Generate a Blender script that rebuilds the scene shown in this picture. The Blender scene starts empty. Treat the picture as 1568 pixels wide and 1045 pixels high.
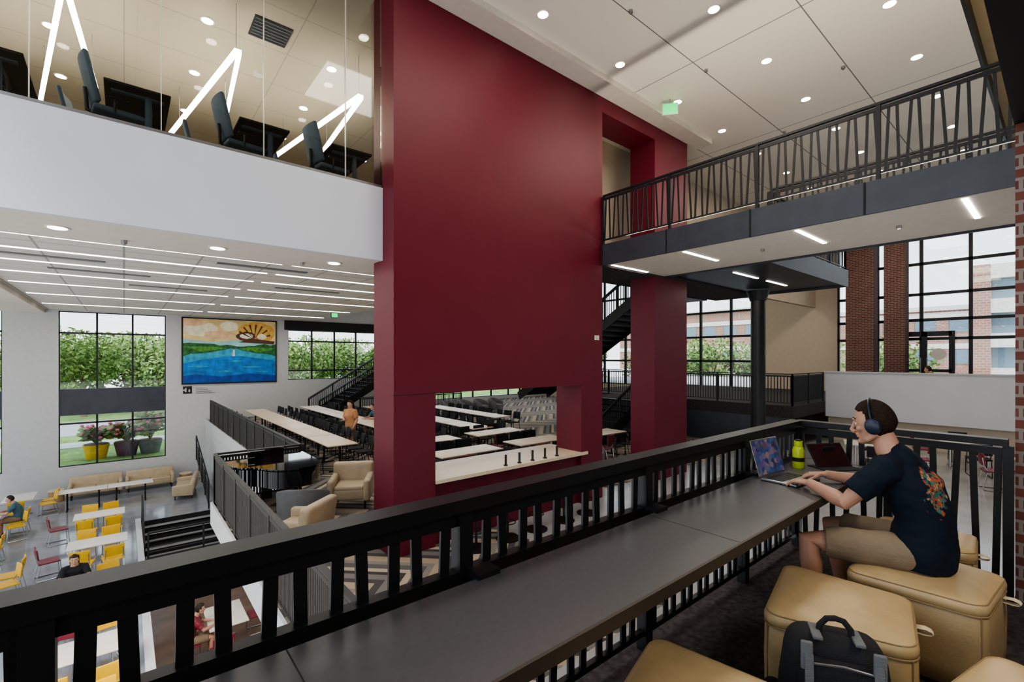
import bpy, math, random
from mathutils import Vector, Matrix
random.seed(7)
V=Vector
C=bpy.context.scene.collection

# ---------------------------------------------------------------- materials
def _base(name):
    m=bpy.data.materials.new(name); m.use_nodes=True
    nt=m.node_tree; b=nt.nodes['Principled BSDF']; return m,nt,b
def mat(name,col,rough=.5,metal=0.0,var=.08,ns=6,bump=0.0,bs=80,coat=0.0,spec=.5):
    m,nt,b=_base(name)
    tc=nt.nodes.new('ShaderNodeTexCoord'); n=nt.nodes.new('ShaderNodeTexNoise'); n.inputs['Scale'].default_value=ns
    nt.links.new(tc.outputs['Object'],n.inputs['Vector'])
    r=nt.nodes.new('ShaderNodeValToRGB')
    r.color_ramp.elements[0].position=.3; r.color_ramp.elements[1].position=.7
    r.color_ramp.elements[0].color=[c*(1-var) for c in col]+[1]
    r.color_ramp.elements[1].color=[min(1,c*(1+var)) for c in col]+[1]
    nt.links.new(n.outputs['Fac'],r.inputs['Fac']); nt.links.new(r.outputs['Color'],b.inputs['Base Color'])
    b.inputs['Roughness'].default_value=rough; b.inputs['Metallic'].default_value=metal
    b.inputs['Specular IOR Level'].default_value=spec
    if coat: b.inputs['Coat Weight'].default_value=coat
    if bump:
        n2=nt.nodes.new('ShaderNodeTexNoise'); n2.inputs['Scale'].default_value=bs
        nt.links.new(tc.outputs['Object'],n2.inputs['Vector'])
        bp=nt.nodes.new('ShaderNodeBump'); bp.inputs['Strength'].default_value=bump; bp.inputs['Distance'].default_value=.01
        nt.links.new(n2.outputs['Fac'],bp.inputs['Height']); nt.links.new(bp.outputs['Normal'],b.inputs['Normal'])
    return m
def emis(name,col,s):
    m,nt,b=_base(name); b.inputs['Base Color'].default_value=(*col,1)
    b.inputs['Emission Color'].default_value=(*col,1); b.inputs['Emission Strength'].default_value=s
    return m
def grid_mat(name,col,line,w,h,mort,rough=.8,axes='XY',off=0.0,col2=None,bump=0.0,shift=(0,0)):
    m,nt,b=_base(name)
    tc=nt.nodes.new('ShaderNodeTexCoord'); sp=nt.nodes.new('ShaderNodeSeparateXYZ'); cb=nt.nodes.new('ShaderNodeCombineXYZ')
    nt.links.new(tc.outputs['Object'],sp.inputs[0])
    if axes=='XY':
        src=(sp.outputs['X'],sp.outputs['Y'])
    else:
        ad=nt.nodes.new('ShaderNodeMath'); ad.operation='ADD'
        nt.links.new(sp.outputs['X'],ad.inputs[0]); nt.links.new(sp.outputs['Y'],ad.inputs[1]); src=(ad.outputs[0],sp.outputs['Z'])
    for i in range(2):
        a=nt.nodes.new('ShaderNodeMath'); a.operation='ADD'; a.inputs[1].default_value=shift[i]+1000*(w if i==0 else h)
        nt.links.new(src[i],a.inputs[0]); nt.links.new(a.outputs[0],cb.inputs[i])
    br=nt.nodes.new('ShaderNodeTexBrick'); br.offset=off; br.squash=1
    br.inputs['Scale'].default_value=1; br.inputs['Brick Width'].default_value=w; br.inputs['Row Height'].default_value=h
    br.inputs['Mortar Size'].default_value=mort; br.inputs['Mortar Smooth'].default_value=0
    br.inputs['Color1'].default_value=(*col,1); br.inputs['Color2'].default_value=(*(col2 or col),1); br.inputs['Mortar'].default_value=(*line,1)
    nt.links.new(cb.outputs[0],br.inputs['Vector']); nt.links.new(br.outputs['Color'],b.inputs['Base Color'])
    b.inputs['Roughness'].default_value=rough
    return m
def glass_mat(name,ior=1.35,tint=(.95,.97,.97)):
    m=bpy.data.materials.new(name); m.use_nodes=True; nt=m.node_tree; nt.nodes.clear()
    o=nt.nodes.new('ShaderNodeOutputMaterial'); t=nt.nodes.new('ShaderNodeBsdfTransparent'); g=nt.nodes.new('ShaderNodeBsdfGlossy'); mx=nt.nodes.new('ShaderNodeMixShader')
    t.inputs[0].default_value=(*tint,1); g.inputs['Roughness'].default_value=.02
    fr=nt.nodes.new('ShaderNodeFresnel'); fr.inputs[0].default_value=ior
    nt.links.new(fr.outputs[0],mx.inputs[0]); nt.links.new(t.outputs[0],mx.inputs[1]); nt.links.new(g.outputs[0],mx.inputs[2]); nt.links.new(mx.outputs[0],o.inputs[0])
    return m
def chevron_mat(name):
    m,nt,b=_base(name)
    tc=nt.nodes.new('ShaderNodeTexCoord'); sp=nt.nodes.new('ShaderNodeSeparateXYZ'); nt.links.new(tc.outputs['Object'],sp.inputs[0])
    pp=nt.nodes.new('ShaderNodeMath'); pp.operation='PINGPONG'; pp.inputs[1].default_value=1.5; nt.links.new(sp.outputs['Y'],pp.inputs[0])
    ad=nt.nodes.new('ShaderNodeMath'); ad.operation='ADD'; nt.links.new(pp.outputs[0],ad.inputs[0]); nt.links.new(sp.outputs['X'],ad.inputs[1])
    ml=nt.nodes.new('ShaderNodeMath'); ml.operation='MULTIPLY'; ml.inputs[1].default_value=.85; nt.links.new(ad.outputs[0],ml.inputs[0])
    fr=nt.nodes.new('ShaderNodeMath'); fr.operation='FRACT'; nt.links.new(ml.outputs[0],fr.inputs[0])
    r=nt.nodes.new('ShaderNodeValToRGB'); r.color_ramp.interpolation='CONSTANT'
    cs=[(0,(.4,.31,.22)),(.2,(.07,.065,.065)),(.33,(.19,.175,.16)),(.5,(.05,.045,.045)),(.6,(.44,.36,.27)),(.72,(.11,.105,.1)),(.88,(.24,.21,.18))]
    e=r.color_ramp.elements; e[0].position=0; e[0].color=(*cs[0][1],1); e[1].position=.2; e[1].color=(*cs[1][1],1)
    for p,c in cs[2:]:
        x=e.new(p); x.color=(*c,1)
    nt.links.new(fr.outputs[0],r.inputs['Fac']); nt.links.new(r.outputs['Color'],b.inputs['Base Color']); b.inputs['Roughness'].default_value=.9
    return m

M={}
M['maroon']=mat('maroon_paint',(.125,.0085,.021),.5,var=.04,ns=2,spec=.35)
M['white']=mat('white_paint',(.62,.63,.67),.75,var=.02,ns=2)
M['offwhite']=mat('offwhite_paint',(.53,.53,.53),.8,var=.03)
M['soffit']=mat('soffit_paint',(.68,.62,.54),.8,var=.03)
M['beige']=mat('beige_paint',(.57,.48,.37),.8,var=.03)
M['tan_wall']=mat('tan_wall',(.47,.35,.2),.8,var=.04)
M['ceil']=grid_mat('ceiling_panels',(.86,.8,.7),(.2,.19,.18),4.2,1.9,.010,shift=(-4.38,-.95))
M['ceil_d']=grid_mat('ceiling_lounge',(.6,.5,.34),(.38,.32,.24),2.4,1.2,.008)
M['ceil_t']=grid_mat('ceiling_tbar',(.68,.64,.58),(.36,.34,.32),1.2,.6,.018)
M['black']=mat('black_metal',(.017,.017,.019),.42,.3,var=.1)
M['blackflat']=mat('black_flat',(.012,.012,.013),.7,var=.1)
M['steel_dark']=mat('dark_steel_panel',(.05,.055,.067),.42,.3,var=.12,ns=3)
M['slat']=mat('bronze_slat',(.04,.036,.033),.5,.2)
M['carpet']=mat('carpet_dark',(.045,.038,.038),.95,var=.6,ns=25,bump=.5,bs=300)
M['chev']=chevron_mat('carpet_chevron')
M['concrete']=mat('polished_concrete',(.25,.265,.295),.1,var=.2,ns=1.2)
M['concrete2']=mat('light_concrete',(.38,.38,.38),.2,var=.12,ns=1.5)
M['woodfloor']=mat('wood_floor',(.2,.12,.075),.3,var=.2,ns=3)
M['counter']=mat('counter_laminate',(.095,.092,.095),.33,var=.05,ns=40)
M['counter_edge']=mat('counter_edge',(.055,.04,.03),.5)
M['tabletop']=mat('cream_laminate',(.68,.55,.4),.35,var=.04)
M['tablewhite']=mat('table_white',(.74,.69,.62),.3,var=.03)
M['chrome']=mat('chrome',(.5,.5,.52),.25,.9)
M['yellow']=mat('yellow_shell',(.8,.47,.015),.4)
M['red']=mat('maroon_shell',(.2,.02,.035),.45)
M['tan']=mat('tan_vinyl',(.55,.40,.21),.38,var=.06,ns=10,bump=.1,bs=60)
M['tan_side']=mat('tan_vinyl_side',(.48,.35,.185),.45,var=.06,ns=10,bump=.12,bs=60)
M['seam']=mat('tan_seam',(.32,.22,.11),.5)
M['cream']=mat('cream_vinyl',(.47,.37,.24),.5)
M['tab']=mat('pull_tab',(.75,.65,.45),.6)
M['grayfab']=mat('gray_fabric',(.16,.165,.17),.9,bump=.4,bs=200)
M['blackfab']=mat('black_fabric',(.016,.016,.019),.85,bump=.5,bs=220)
M['bluefab']=mat('blue_gray_fabric',(.11,.16,.2),.8)
M['piano']=mat('piano_lacquer',(.006,.006,.008),.05,coat=1,var=.05)
M['ivory']=mat('ivory',(.8,.78,.7),.3)
M['brick']=grid_mat('brick',(.16,.052,.036),(.24,.2,.18),.22,.075,.01,.85,'WZ',.5,(.115,.038,.028))
M['brick_far']=grid_mat('brick_far',(.42,.22,.165),(.5,.42,.36),.4,.2,.02,.85,'WZ',.5,(.36,.18,.14))
M['light']=emis('light_panel',(1,.97,.92),10)
M['lightw']=emis('downlight_lens',(1,.9,.72),20)
M['exit']=emis('exit_green',(.02,.8,.2),.9)
M['glass']=glass_mat('window_glass')
M['glass2']=glass_mat('partition_glass',1.42,(.9,.92,.92))
M['grass']=mat('grass',(.18,.3,.07),.9,var=.35,ns=3)
M['asphalt']=mat('asphalt',(.36,.36,.37),.9)
M['walk']=mat('sidewalk',(.5,.48,.45),.9)
M['leaf']=mat('leaf_green',(.11,.19,.05),.6,var=.5,ns=1.5)
M['leaf2']=mat('leaf_light',(.27,.38,.12),.6,var=.4,ns=1.5)
M['trunk']=mat('bark',(.16,.12,.08),.9)
M['flower']=mat('flower_pink',(.8,.15,.3),.6)
M['purple']=mat('planter_purple',(.12,.05,.11),.5)
M['skin']=mat('skin',(.5,.275,.19),.5,var=.06,ns=12)
M['lip']=mat('lips',(.4,.19,.15),.5)
M['hair']=mat('hair_brown',(.028,.016,.01),.8,var=.5,ns=90,bump=.5,bs=180,spec=.2)
M['hairdk']=mat('hair_dark',(.02,.012,.008),.7,var=.3,ns=60)
M['khaki']=mat('khaki',(.24,.18,.12),.85,bump=.3,bs=100)
M['shoe']=mat('shoe',(.04,.04,.045),.6)
M['sole']=mat('sole',(.6,.6,.6),.6)
M['orange']=mat('orange_shirt',(.45,.22,.1),.8)
M['teal']=mat('teal_shirt',(.05,.12,.16),.8)
M['grayshirt']=mat('gray_shirt',(.3,.31,.33),.8)
M['eye']=mat('eye_white',(.6,.58,.55),.3)
M['iris']=mat('iris',(.03,.02,.015),.2)
M['hp']=mat('headphone_navy',(.012,.02,.045),.35)
M['hpc']=mat('headphone_cushion',(.015,.015,.018),.8)
M['laptop']=mat('laptop_silver',(.3,.31,.33),.3,.8)
M['green']=mat('bottle_green',(.5,.62,.02),.25)
M['metal']=mat('brushed_metal',(.35,.35,.36),.35,.9)
M['wood']=mat('oak',(.4,.25,.12),.5,var=.15)
M['concretew']=mat('white_band',(.78,.75,.7),.8)
M['dglass']=mat('dark_window_glass',(.2,.28,.34),.1)
M['darkred']=mat('dark_tablet_screen',(.03,.007,.01),.15)

def screen_mat():
    m,nt,b=_base('screen_image')
    tc=nt.nodes.new('ShaderNodeTexCoord'); n=nt.nodes.new('ShaderNodeTexVoronoi'); n.inputs['Scale'].default_value=26
    nt.links.new(tc.outputs['Object'],n.inputs['Vector'])
    r=nt.nodes.new('ShaderNodeValToRGB'); e=r.color_ramp.elements
    e[0].color=(.015,.02,.06,1); e[1].color=(.09,.06,.16,1); x=e.new(.5); x.color=(.03,.06,.15,1); x=e.new(.75); x.color=(.2,.11,.1,1); x=e.new(.85); x.color=(.02,.02,.05,1)
    sp=nt.nodes.new('ShaderNodeSeparateColor'); nt.links.new(n.outputs['Color'],sp.inputs[0]); nt.links.new(sp.outputs[0],r.inputs['Fac'])
    nt.links.new(r.outputs['Color'],b.inputs['Emission Color']); b.inputs['Emission Strength'].default_value=.7
    b.inputs['Base Color'].default_value=(.02,.02,.03,1); b.inputs['Roughness'].default_value=.15
    return m
M['screen']=screen_mat()
def shirt_mat():
    m,nt,b=_base('navy_tshirt')
    tc=nt.nodes.new('ShaderNodeTexCoord')
    d=nt.nodes.new('ShaderNodeVectorMath'); d.operation='SUBTRACT'; d.inputs[1].default_value=(3.29,.47,.905)
    nt.links.new(tc.outputs['Object'],d.inputs[0])
    s=nt.nodes.new('ShaderNodeVectorMath'); s.operation='MULTIPLY'; s.inputs[1].default_value=(10,11,7.2); nt.links.new(d.outputs[0],s.inputs[0])
    l=nt.nodes.new('ShaderNodeVectorMath'); l.operation='LENGTH'; nt.links.new(s.outputs[0],l.inputs[0])
    n=nt.nodes.new('ShaderNodeTexNoise'); n.inputs['Scale'].default_value=26; n.inputs['Detail'].default_value=3; nt.links.new(tc.outputs['Object'],n.inputs['Vector'])
    n3=nt.nodes.new('ShaderNodeMath'); n3.operation='MULTIPLY_ADD'; n3.inputs[1].default_value=1.9; nt.links.new(n.outputs['Fac'],n3.inputs[0]); nt.links.new(l.outputs['Value'],n3.inputs[2])
    lt=nt.nodes.new('ShaderNodeMath'); lt.operation='LESS_THAN'; lt.inputs[1].default_value=1.8; nt.links.new(n3.outputs[0],lt.inputs[0])
    v=nt.nodes.new('ShaderNodeTexVoronoi'); v.inputs['Scale'].default_value=70; nt.links.new(tc.outputs['Object'],v.inputs['Vector'])
    sp=nt.nodes.new('ShaderNodeSeparateColor'); nt.links.new(v.outputs['Color'],sp.inputs[0])
    r=nt.nodes.new('ShaderNodeValToRGB'); r.color_ramp.interpolation='CONSTANT'; e=r.color_ramp.elements
    e[0].color=(.4,.1,.04,1); e[1].position=.25; e[1].color=(.05,.16,.13,1)
    x=e.new(.45); x.color=(.4,.25,.15,1); x=e.new(.6); x.color=(.02,.04,.07,1); x=e.new(.8); x.color=(.35,.07,.05,1)
    nt.links.new(sp.outputs[0],r.inputs['Fac'])
    mx=nt.nodes.new('ShaderNodeMix'); mx.data_type='RGBA'; mx.inputs[6].default_value=(.007,.014,.026,1)
    nt.links.new(lt.outputs[0],mx.inputs[0]); nt.links.new(r.outputs['Color'],mx.inputs[7]); nt.links.new(mx.outputs[2],b.inputs['Base Color'])
    b.inputs['Roughness'].default_value=.85; b.inputs['Specular IOR Level'].default_value=.25
    return m
M['navy']=shirt_mat()

# ---------------------------------------------------------------- mesh builder
class MB:
    def __init__(s): s.v=[];s.f=[];s.fm=[];s.mats=[];s.X=Matrix()
    def mi(s,m):
        m=M[m] if isinstance(m,str) else m
        if m not in s.mats: s.mats.append(m)
        return s.mats.index(m)
    def add(s,vs,fs,m):
        k=len(s.v); i=s.mi(m); s.v+= [s.X@V(p) for p in vs]
        for f in fs: s.f.append([k+a for a in f]); s.fm.append(i)
    def box(s,x0,x1,y0,y1,z0,z1,m):
        vs=[(x,y,z) for z in(z0,z1) for y in(y0,y1) for x in(x0,x1)]
        s.add(vs,[(0,2,3,1),(4,5,7,6),(0,1,5,4),(2,6,7,3),(0,4,6,2),(1,3,7,5)],m)
    def beam(s,p,q,w,t,m,side=None):
        p=V(p);q=V(q);a=(q-p).normalized()
        side=V(side) if side else (V((0,0,1)) if abs(a.z)<.9 else V((1,0,0)))
        side=(side-a*side.dot(a)).normalized(); o=a.cross(side)
        vs=[]
        for c in(p,q):
            for i,j in((-1,-1),(1,-1),(1,1),(-1,1)): vs.append(c+side*i*w/2+o*j*t/2)
        s.add(vs,[(0,3,2,1),(4,5,6,7),(0,1,5,4),(1,2,6,5),(2,3,7,6),(3,0,4,7)],m)
    def cyl(s,p,q,r,m,seg=12,r2=None):
        s.tube([p,q],[r,r if r2 is None else r2],m,seg)
    def tube(s,pts,rad,m,seg=10,side=None,closed=False):
        pts=[V(p) for p in pts]; n=len(pts); vs=[];fs=[]; pa=None
        for i,p in enumerate(pts):
            if closed: t=(pts[(i+1)%n]-pts[i-1])
            else: t=pts[min(i+1,n-1)]-pts[max(i-1,0)]
            t.normalize()
            if side is not None: a=V(side)
            elif pa is not None: a=pa
            else: a=V((0,0,1)) if abs(t.z)<.9 else V((1,0,0))
            a=(a-t*a.dot(t)).normalized(); pa=a; o=t.cross(a)
            r=rad[i] if isinstance(rad,(list,tuple)) else rad
            if not isinstance(r,(list,tuple)): r=(r,r)
            for k in range(seg):
                g=2*math.pi*k/seg; vs.append(p+a*r[0]*math.cos(g)+o*r[1]*math.sin(g))
        for i in range(n if closed else n-1):
            j=(i+1)%n
            for k in range(seg): fs.append((i*seg+k,i*seg+(k+1)%seg,j*seg+(k+1)%seg,j*seg+k))
        if not closed:
            fs.append(tuple(range(seg-1,-1,-1))); fs.append(tuple((n-1)*seg+k for k in range(seg)))
        s.add(vs,fs,m)
    def prism(s,poly,z0,z1,m):
        n=len(poly); vs=[(x,y,z0) for x,y in poly]+[(x,y,z1) for x,y in poly]
        s.add(vs,[tuple(range(n-1,-1,-1)),tuple(range(n,2*n))]+[(i,(i+1)%n,n+(i+1)%n,n+i) for i in range(n)],m)
    def poly(s,pts,m): s.add(pts,[tuple(range(len(pts)))],m)
    def ell(s,c,r,m,seg=16,rings=10,R=None,warp=None,keep=None):
        c=V(c); vs=[];fs=[]; us=[]
        for i in range(rings+1):
            th=math.pi*i/rings
            for k in range(seg):
                g=2*math.pi*k/seg; u=V((math.sin(th)*math.cos(g),math.sin(th)*math.sin(g),math.cos(th)))
                p=V((u.x*r[0],u.y*r[1],u.z*r[2]))
                if warp: p=warp(u,p)
                if R: p=R@p
                vs.append(c+p); us.append(u)
        for i in range(rings):
            for k in range(seg):
                f=(i*seg+k,(i+1)*seg+k,(i+1)*seg+(k+1)%seg,i*seg+(k+1)%seg)
                if keep:
                    u=sum((us[a] for a in f),V((0,0,0)))/4
                    if not keep(u): continue
                fs.append(f)
        s.add(vs,fs,m)
    def rbox(s,c,d,r,m,warp=None,R=None):
        h=[x/2 for x in d]; r=min(r,min(h)*.999)
        def cs(a): return sorted(set(round(x,6) for x in [-a,-a+r*.25,-a+r*.55,-a+r,-(a-r)/3,(a-r)/3,a-r,a-r*.55,a-r*.25,a]))
        ax=[cs(a) for a in h]; D={};vs=[];fs=[]
        def vid(p):
            k=tuple(round(x,5) for x in p)
            if k not in D:
                inn=V([max(-(h[i]-r),min(h[i]-r,p[i])) for i in range(3)]); dd=V(p)-inn
                q=inn+(dd.normalized()*r if dd.length>1e-6 else dd)
                if warp: q=V(warp(q))
                if R: q=R@q
                D[k]=len(vs); vs.append(V(c)+q)
            return D[k]
        for a in range(3):
            b,e=(a+1)%3,(a+2)%3
            for sg in(-1,1):
                for i in range(len(ax[b])-1):
                    for j in range(len(ax[e])-1):
                        q=[]
                        for (bi,ej) in((i,j),(i+1,j),(i+1,j+1),(i,j+1)):
                            p=[0,0,0]; p[a]=sg*h[a]; p[b]=ax[b][bi]; p[e]=ax[e][ej]; q.append(vid(p))
                        fs.append(tuple(q if sg>0 else q[::-1]))
        s.add(vs,fs,m)
    def mesh(s,name):
        me=bpy.data.meshes.new(name); me.from_pydata([tuple(p) for p in s.v],[],s.f)
        for m in s.mats: me.materials.append(m)
        me.polygons.foreach_set('material_index',s.fm); me.update()
        return me
    def build(s,name,loc=(0,0,0),rz=0,smooth=True,ang=38):
        me=s.mesh(name)
        if smooth:
            me.shade_smooth(); me.set_sharp_from_angle(angle=math.radians(ang))
        o=bpy.data.objects.new(name,me); C.objects.link(o); o.location=loc; o.rotation_euler=(0,0,rz)
        return o
def inst(name,me,loc,rz=0):
    o=bpy.data.objects.new(name,me); C.objects.link(o); o.location=loc; o.rotation_euler=(0,0,rz); return o
def getmesh(mb,name,ang=38):
    me=mb.mesh(name); me.shade_smooth(); me.set_sharp_from_angle(angle=math.radians(ang)); return me
def bx(name,x0,x1,y0,y1,z0,z1,m):
    b=MB(); b.box(x0,x1,y0,y1,z0,z1,m); return b.build(name,smooth=False)

ZB,ZC,ZE,ZD=-1.44,-4.2,-5.4,4.05
# ---------------------------------------------------------------- shell
bx('floor',-5,4.5,-8,1.6,-.4,0,'carpet')
bx('floor_landing',4.5,9,-8,.24,-.4,0,'carpet')
b=MB(); b.box(1.4,5.2,3.2,11.3,ZB-.35,ZB,'chev'); b.box(5.2,16.8,6.9,11.3,ZB-.35,ZB,'chev'); b.box(1.4,5.2,1.6,3.2,ZB-.35,ZB,'concrete2'); b.box(5.2,16.8,1.6,6.9,ZB-.35,ZB,'concrete2'); b.box(3.05,26,11.3,27,ZB-.35,ZB,'chev'); b.box(16.8,26,1.6,11.3,ZB-.35,ZB,'concrete2'); b.box(9,26,-8,1.6,ZB-.35,ZB,'concrete2'); b.build('floor_dining',smooth=False)
b=MB(); b.box(1.36,1.4,1.6,11.34,ZB-.38,ZB+.08,'offwhite'); b.box(1.36,3.05,11.3,11.34,ZB-.38,ZB+.08,'offwhite'); b.box(3.01,3.05,11.34,27,ZB-.38,ZB+.08,'offwhite'); b.build('trim_slab_edge',smooth=False)
b=MB(); b.box(-8,.4,1.6,27,ZC-.3,ZC,'concrete'); b.box(.4,3.05,21,27,ZC-.3,ZC,'concrete'); b.build('floor_lounge',smooth=False)
bx('floor_lower',.4,9,1.6,21,ZE-.2,ZE,'woodfloor')
bx('wall_lower_back',3.05,3.2,11.34,27,ZE,ZB-.35,'offwhite')
b=MB(); b.box(.3,.45,4,21,ZC-.02,ZC+.14,'white'); b.box(.4,.44,4,21,ZE,ZC,'offwhite'); b.build('trim_stairwell_curb',smooth=False)
b=MB(); b.box(16.8,26,5.8,16,-.4,0,'carpet'); b.box(20,26,-8,5.8,-.4,0,'carpet'); b.build('floor_entry',smooth=False)
bx('wall_under_entry',16.8,16.9,5.8,16,ZB,-.4,'steel_dark')
bx('wall_half_white',19.9,20.05,-8,5.8,-.55,1.06,'white')
bx('wall_lower_right',20.2,20.3,-8,5.8,ZB,-.4,'beige')
bx('trim_half_wall_cap',19.85,20.1,-8,5.85,1.06,1.1,'offwhite')
bx('wall_back',-5,26.4,-8.3,-8,0,7.7,'brick')
def wall_y(name,y,t,x0,x1,z0,z1,holes,m):
    b=MB(); xs=sorted({x0,x1}|{h[0] for h in holes}|{h[1] for h in holes})
    for a,c in zip(xs,xs[1:]):
        hs=sorted([h for h in holes if h[0]<=a and h[1]>=c],key=lambda h:h[2]); z=z0
        for h in hs:
            if h[2]>z: b.box(a,c,y,y+t,z,h[2],m)
            z=h[3]
        if z<z1: b.box(a,c,y,y+t,z,z1,m)
    return b.build(name,smooth=False)
def wall_x(name,x,t,y0,y1,z0,z1,holes,m):
    b=MB(); ys=sorted({y0,y1}|{h[0] for h in holes}|{h[1] for h in holes})
    for a,c in zip(ys,ys[1:]):
        hs=sorted([h for h in holes if h[0]<=a and h[1]>=c],key=lambda h:h[2]); z=z0
        for h in hs:
            if h[2]>z: b.box(x,x+t,a,c,z,h[2],m)
            z=h[3]
        if z<z1: b.box(x,x+t,a,c,z,z1,m)
    return b.build(name,smooth=False)
holes=[(-7.4,-3.7,-3.0,3.56),(-2.1,1.5,-3.0,3.56),(6.8,11.8,.4,3.1),(12.5,25.5,-1.2,6.6)]
wall_y('wall_far',27,.4,-8,26.4,ZC,8.2,holes,'offwhite')
def window_y(name,x0,x1,z0,z1,y,nx,zs,band=None):
    b=MB()
    for i in range(nx+1):
        x=x0+(x1-x0)*i/nx; b.box(x-.035,x+.035,y,y+.12,z0,z1,'black')
    for z in [z0]+zs+[z1]: b.box(x0,x1,y,y+.12,z-.035,z+.035,'black')
    if band: b.box(x0,x1,y-.02,y+.14,band[0],band[1],'steel_dark')
    b.box(x0,x1,y+.05,y+.06,z0,z1,'glass'); b.build(name,smooth=False)
window_y('window_1',-2.1,1.5,-3,3.56,27.1,3,[2.65,-1.2],(-.85,.27))
window_y('window_2',-7.4,-3.7,-3,3.56,27.1,3,[2.65,-1.2],(-.85,.27))
window_y('window_3',6.8,11.8,.4,3.1,27.1,4,[2.5,.9])
window_y('window_4',12.5,25.5,-1.2,6.6,27.1,8,[1,2.5,4,5.4])
bx('trim_window_header',6.6,12,26.85,27,3.1,3.6,'blackflat')
wall_x('wall_right',26,.4,-10,27.4,-1.44,8.2,[(-9.5,7.1,0,7.2),(10.4,26.5,-.2,7.0)],'beige')
def window_x(name,y0,y1,z0,z1,x,ny,zs):
    b=MB()
    for i in range(ny+1):
        y=y0+(y1-y0)*i/ny; b.box(x,x+.14,y-.06,y+.06,z0,z1,'black')
    for z in [z0]+zs+[z1]: b.box(x,x+.12,y0,y1,z-.06,z+.06,'black')
    b.box(x+.05,x+.06,y0,y1,z0,z1,'glass'); b.build(name,smooth=False)
window_x('window_5',-9.5,7.1,0,7.2,26.1,11,[2.4,3.2,4.3,5.6])
window_x('window_6',10.4,26.5,-.2,7.0,26.1,9,[1.4,2.8,4.2,5.6])
for i,(a,c) in enumerate([(5.4,6.4),(4.35,5.05)]):
    bx('brick_pier',24.6,25.3,a,c,0,7.38,'brick')
b=MB()
for y in(4.8,3.95,3.1): b.box(25.86,25.98,y-.09,y+.09,0,2.7,'black')
b.box(25.86,25.98,3.1,4.8,2.5,2.7,'black'); b.box(25.86,25.98,3.1,4.8,0,.25,'black'); b.box(25.86,25.98,3.1,4.8,1.0,1.12,'black')
b.cyl((25.8,4.05,.8),(25.8,4.05,1.6),.015,'chrome'); b.cyl((25.8,3.85,.8),(25.8,3.85,1.6),.015,'chrome')
b.cyl((25.89,3.5,1.75),(25.91,3.5,1.75),.24,'tablewhite',24)
b.build('door_1')
b=MB()
for y in range(4,28,4): b.box(-8.3,-8,y-.2,y+.2,ZC,3.7,'offwhite')
b.build('wall_left',smooth=False)
bx('column_white',-4.95,-4.3,22.6,23.2,ZC,3.44,'white')
# level D
bx('floor_upper',-8,8,7.26,27,3.72,ZD,'carpet')
bx('floor_upper_edge',-8,3.1,6.98,7.26,3.72,ZD,'carpet')
bx('trim_balcony_fascia',-8,3.115,6.9,6.98,3.12,4.26,'white')
bx('soffit_balcony',-8,3.115,6.98,8.3,3.13,3.6,'soffit')
bx('soffit_balcony_back',3.12,8,7.26,8.3,3.13,3.6,'soffit')
bx('ceiling_hall',-2.5,8,8.3,27,3.6,3.72,'ceil_t')
bx('ceiling_hall_side',-8,-2.5,8.3,27,3.45,3.72,'soffit')
bx('ceiling_upper',-8,8,7.0,16.2,7.4,7.5,'ceil_d')
bx('wall_upper_back',-8,8,16,16.2,ZD,7.4,'tan_wall')
bx('wall_upper_side',8,8.15,7.25,27,3.72,7.4,'white')
bx('ceiling',-3,26.4,1.15,7.0,7.4,7.55,'ceil')
bx('ceiling_right',8,26.4,7.0,27.4,7.4,7.55,'ceil')
bx('ceiling_cove',-3,26.4,-8,1.15,7.7,7.8,'tan_wall')
bx('trim_cove_edge',-3,26.4,1.1,1.15,7.4,7.8,'black')
bx('trim_ceiling_border',3.1,12,6.1,6.53,7.28,7.4,'soffit')
bx('soffit_entry',-5,4.9,-8,.24,3.14,3.5,'blackflat')
b=MB(); b.box(-8,3.1,6.93,6.95,4.30,7.4,'glass2'); b.build('glass_partition',smooth=False)
b=MB(); b.box(-8,3.1,6.91,6.98,4.26,4.30,'metal')
for i in range(9): b.box(2.54-i*1.1-.004,2.54-i*1.1+.004,6.92,6.96,4.3,7.4,'tablewhite')
b.build('trim_glass_channel',smooth=False)
bx('floor_upper_right',8,16,6.53,8,3.6,ZD,'carpet')
bx('wall_upper_right',8.15,26,8,8.15,ZD,7.4,'beige')
b=MB()
b.box(3.12,8,6.53,7.25,1.03,7.4,'maroon'); b.box(3.12,3.84,6.53,7.25,ZB,1.03,'maroon'); b.box(7.32,8,6.53,7.25,ZB,1.03,'maroon')
b.box(8,11.5,6.53,7.25,6.95,7.4,'maroon'); b.box(10,11.5,6.53,7.25,4.05,6.95,'maroon'); b.box(10,11.5,6.54,7.24,ZB,4.05,'maroon')
b.box(3.84,7.32,6.62,6.72,ZB,-.45,'maroon')
b.box(3.115,3.84,6.525,6.6,1.025,1.032,'blackflat')
b.build('wall_maroon_frame',smooth=False)
b=MB(); b.box(3.84,7.5,6.5,7.65,-.43,-.37,'tabletop')
for x in(4.2,5.2,6.2,7.1): b.box(x-.03,x+.03,7.4,7.46,ZB,-.43,'black')
b.box(3.84,7.32,6.72,6.76,-.6,-.43,'black')
b.build('standing_counter',smooth=False)
b=MB()
for i in range(5): b.cyl((i*.33,0,0),(i*.33,0,.2),.022,'black'); b.cyl((i*.33,0,0),(i*.33,0,.02),.04,'black')
b.build('power_posts',(5.35,6.6,-.37))
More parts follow.
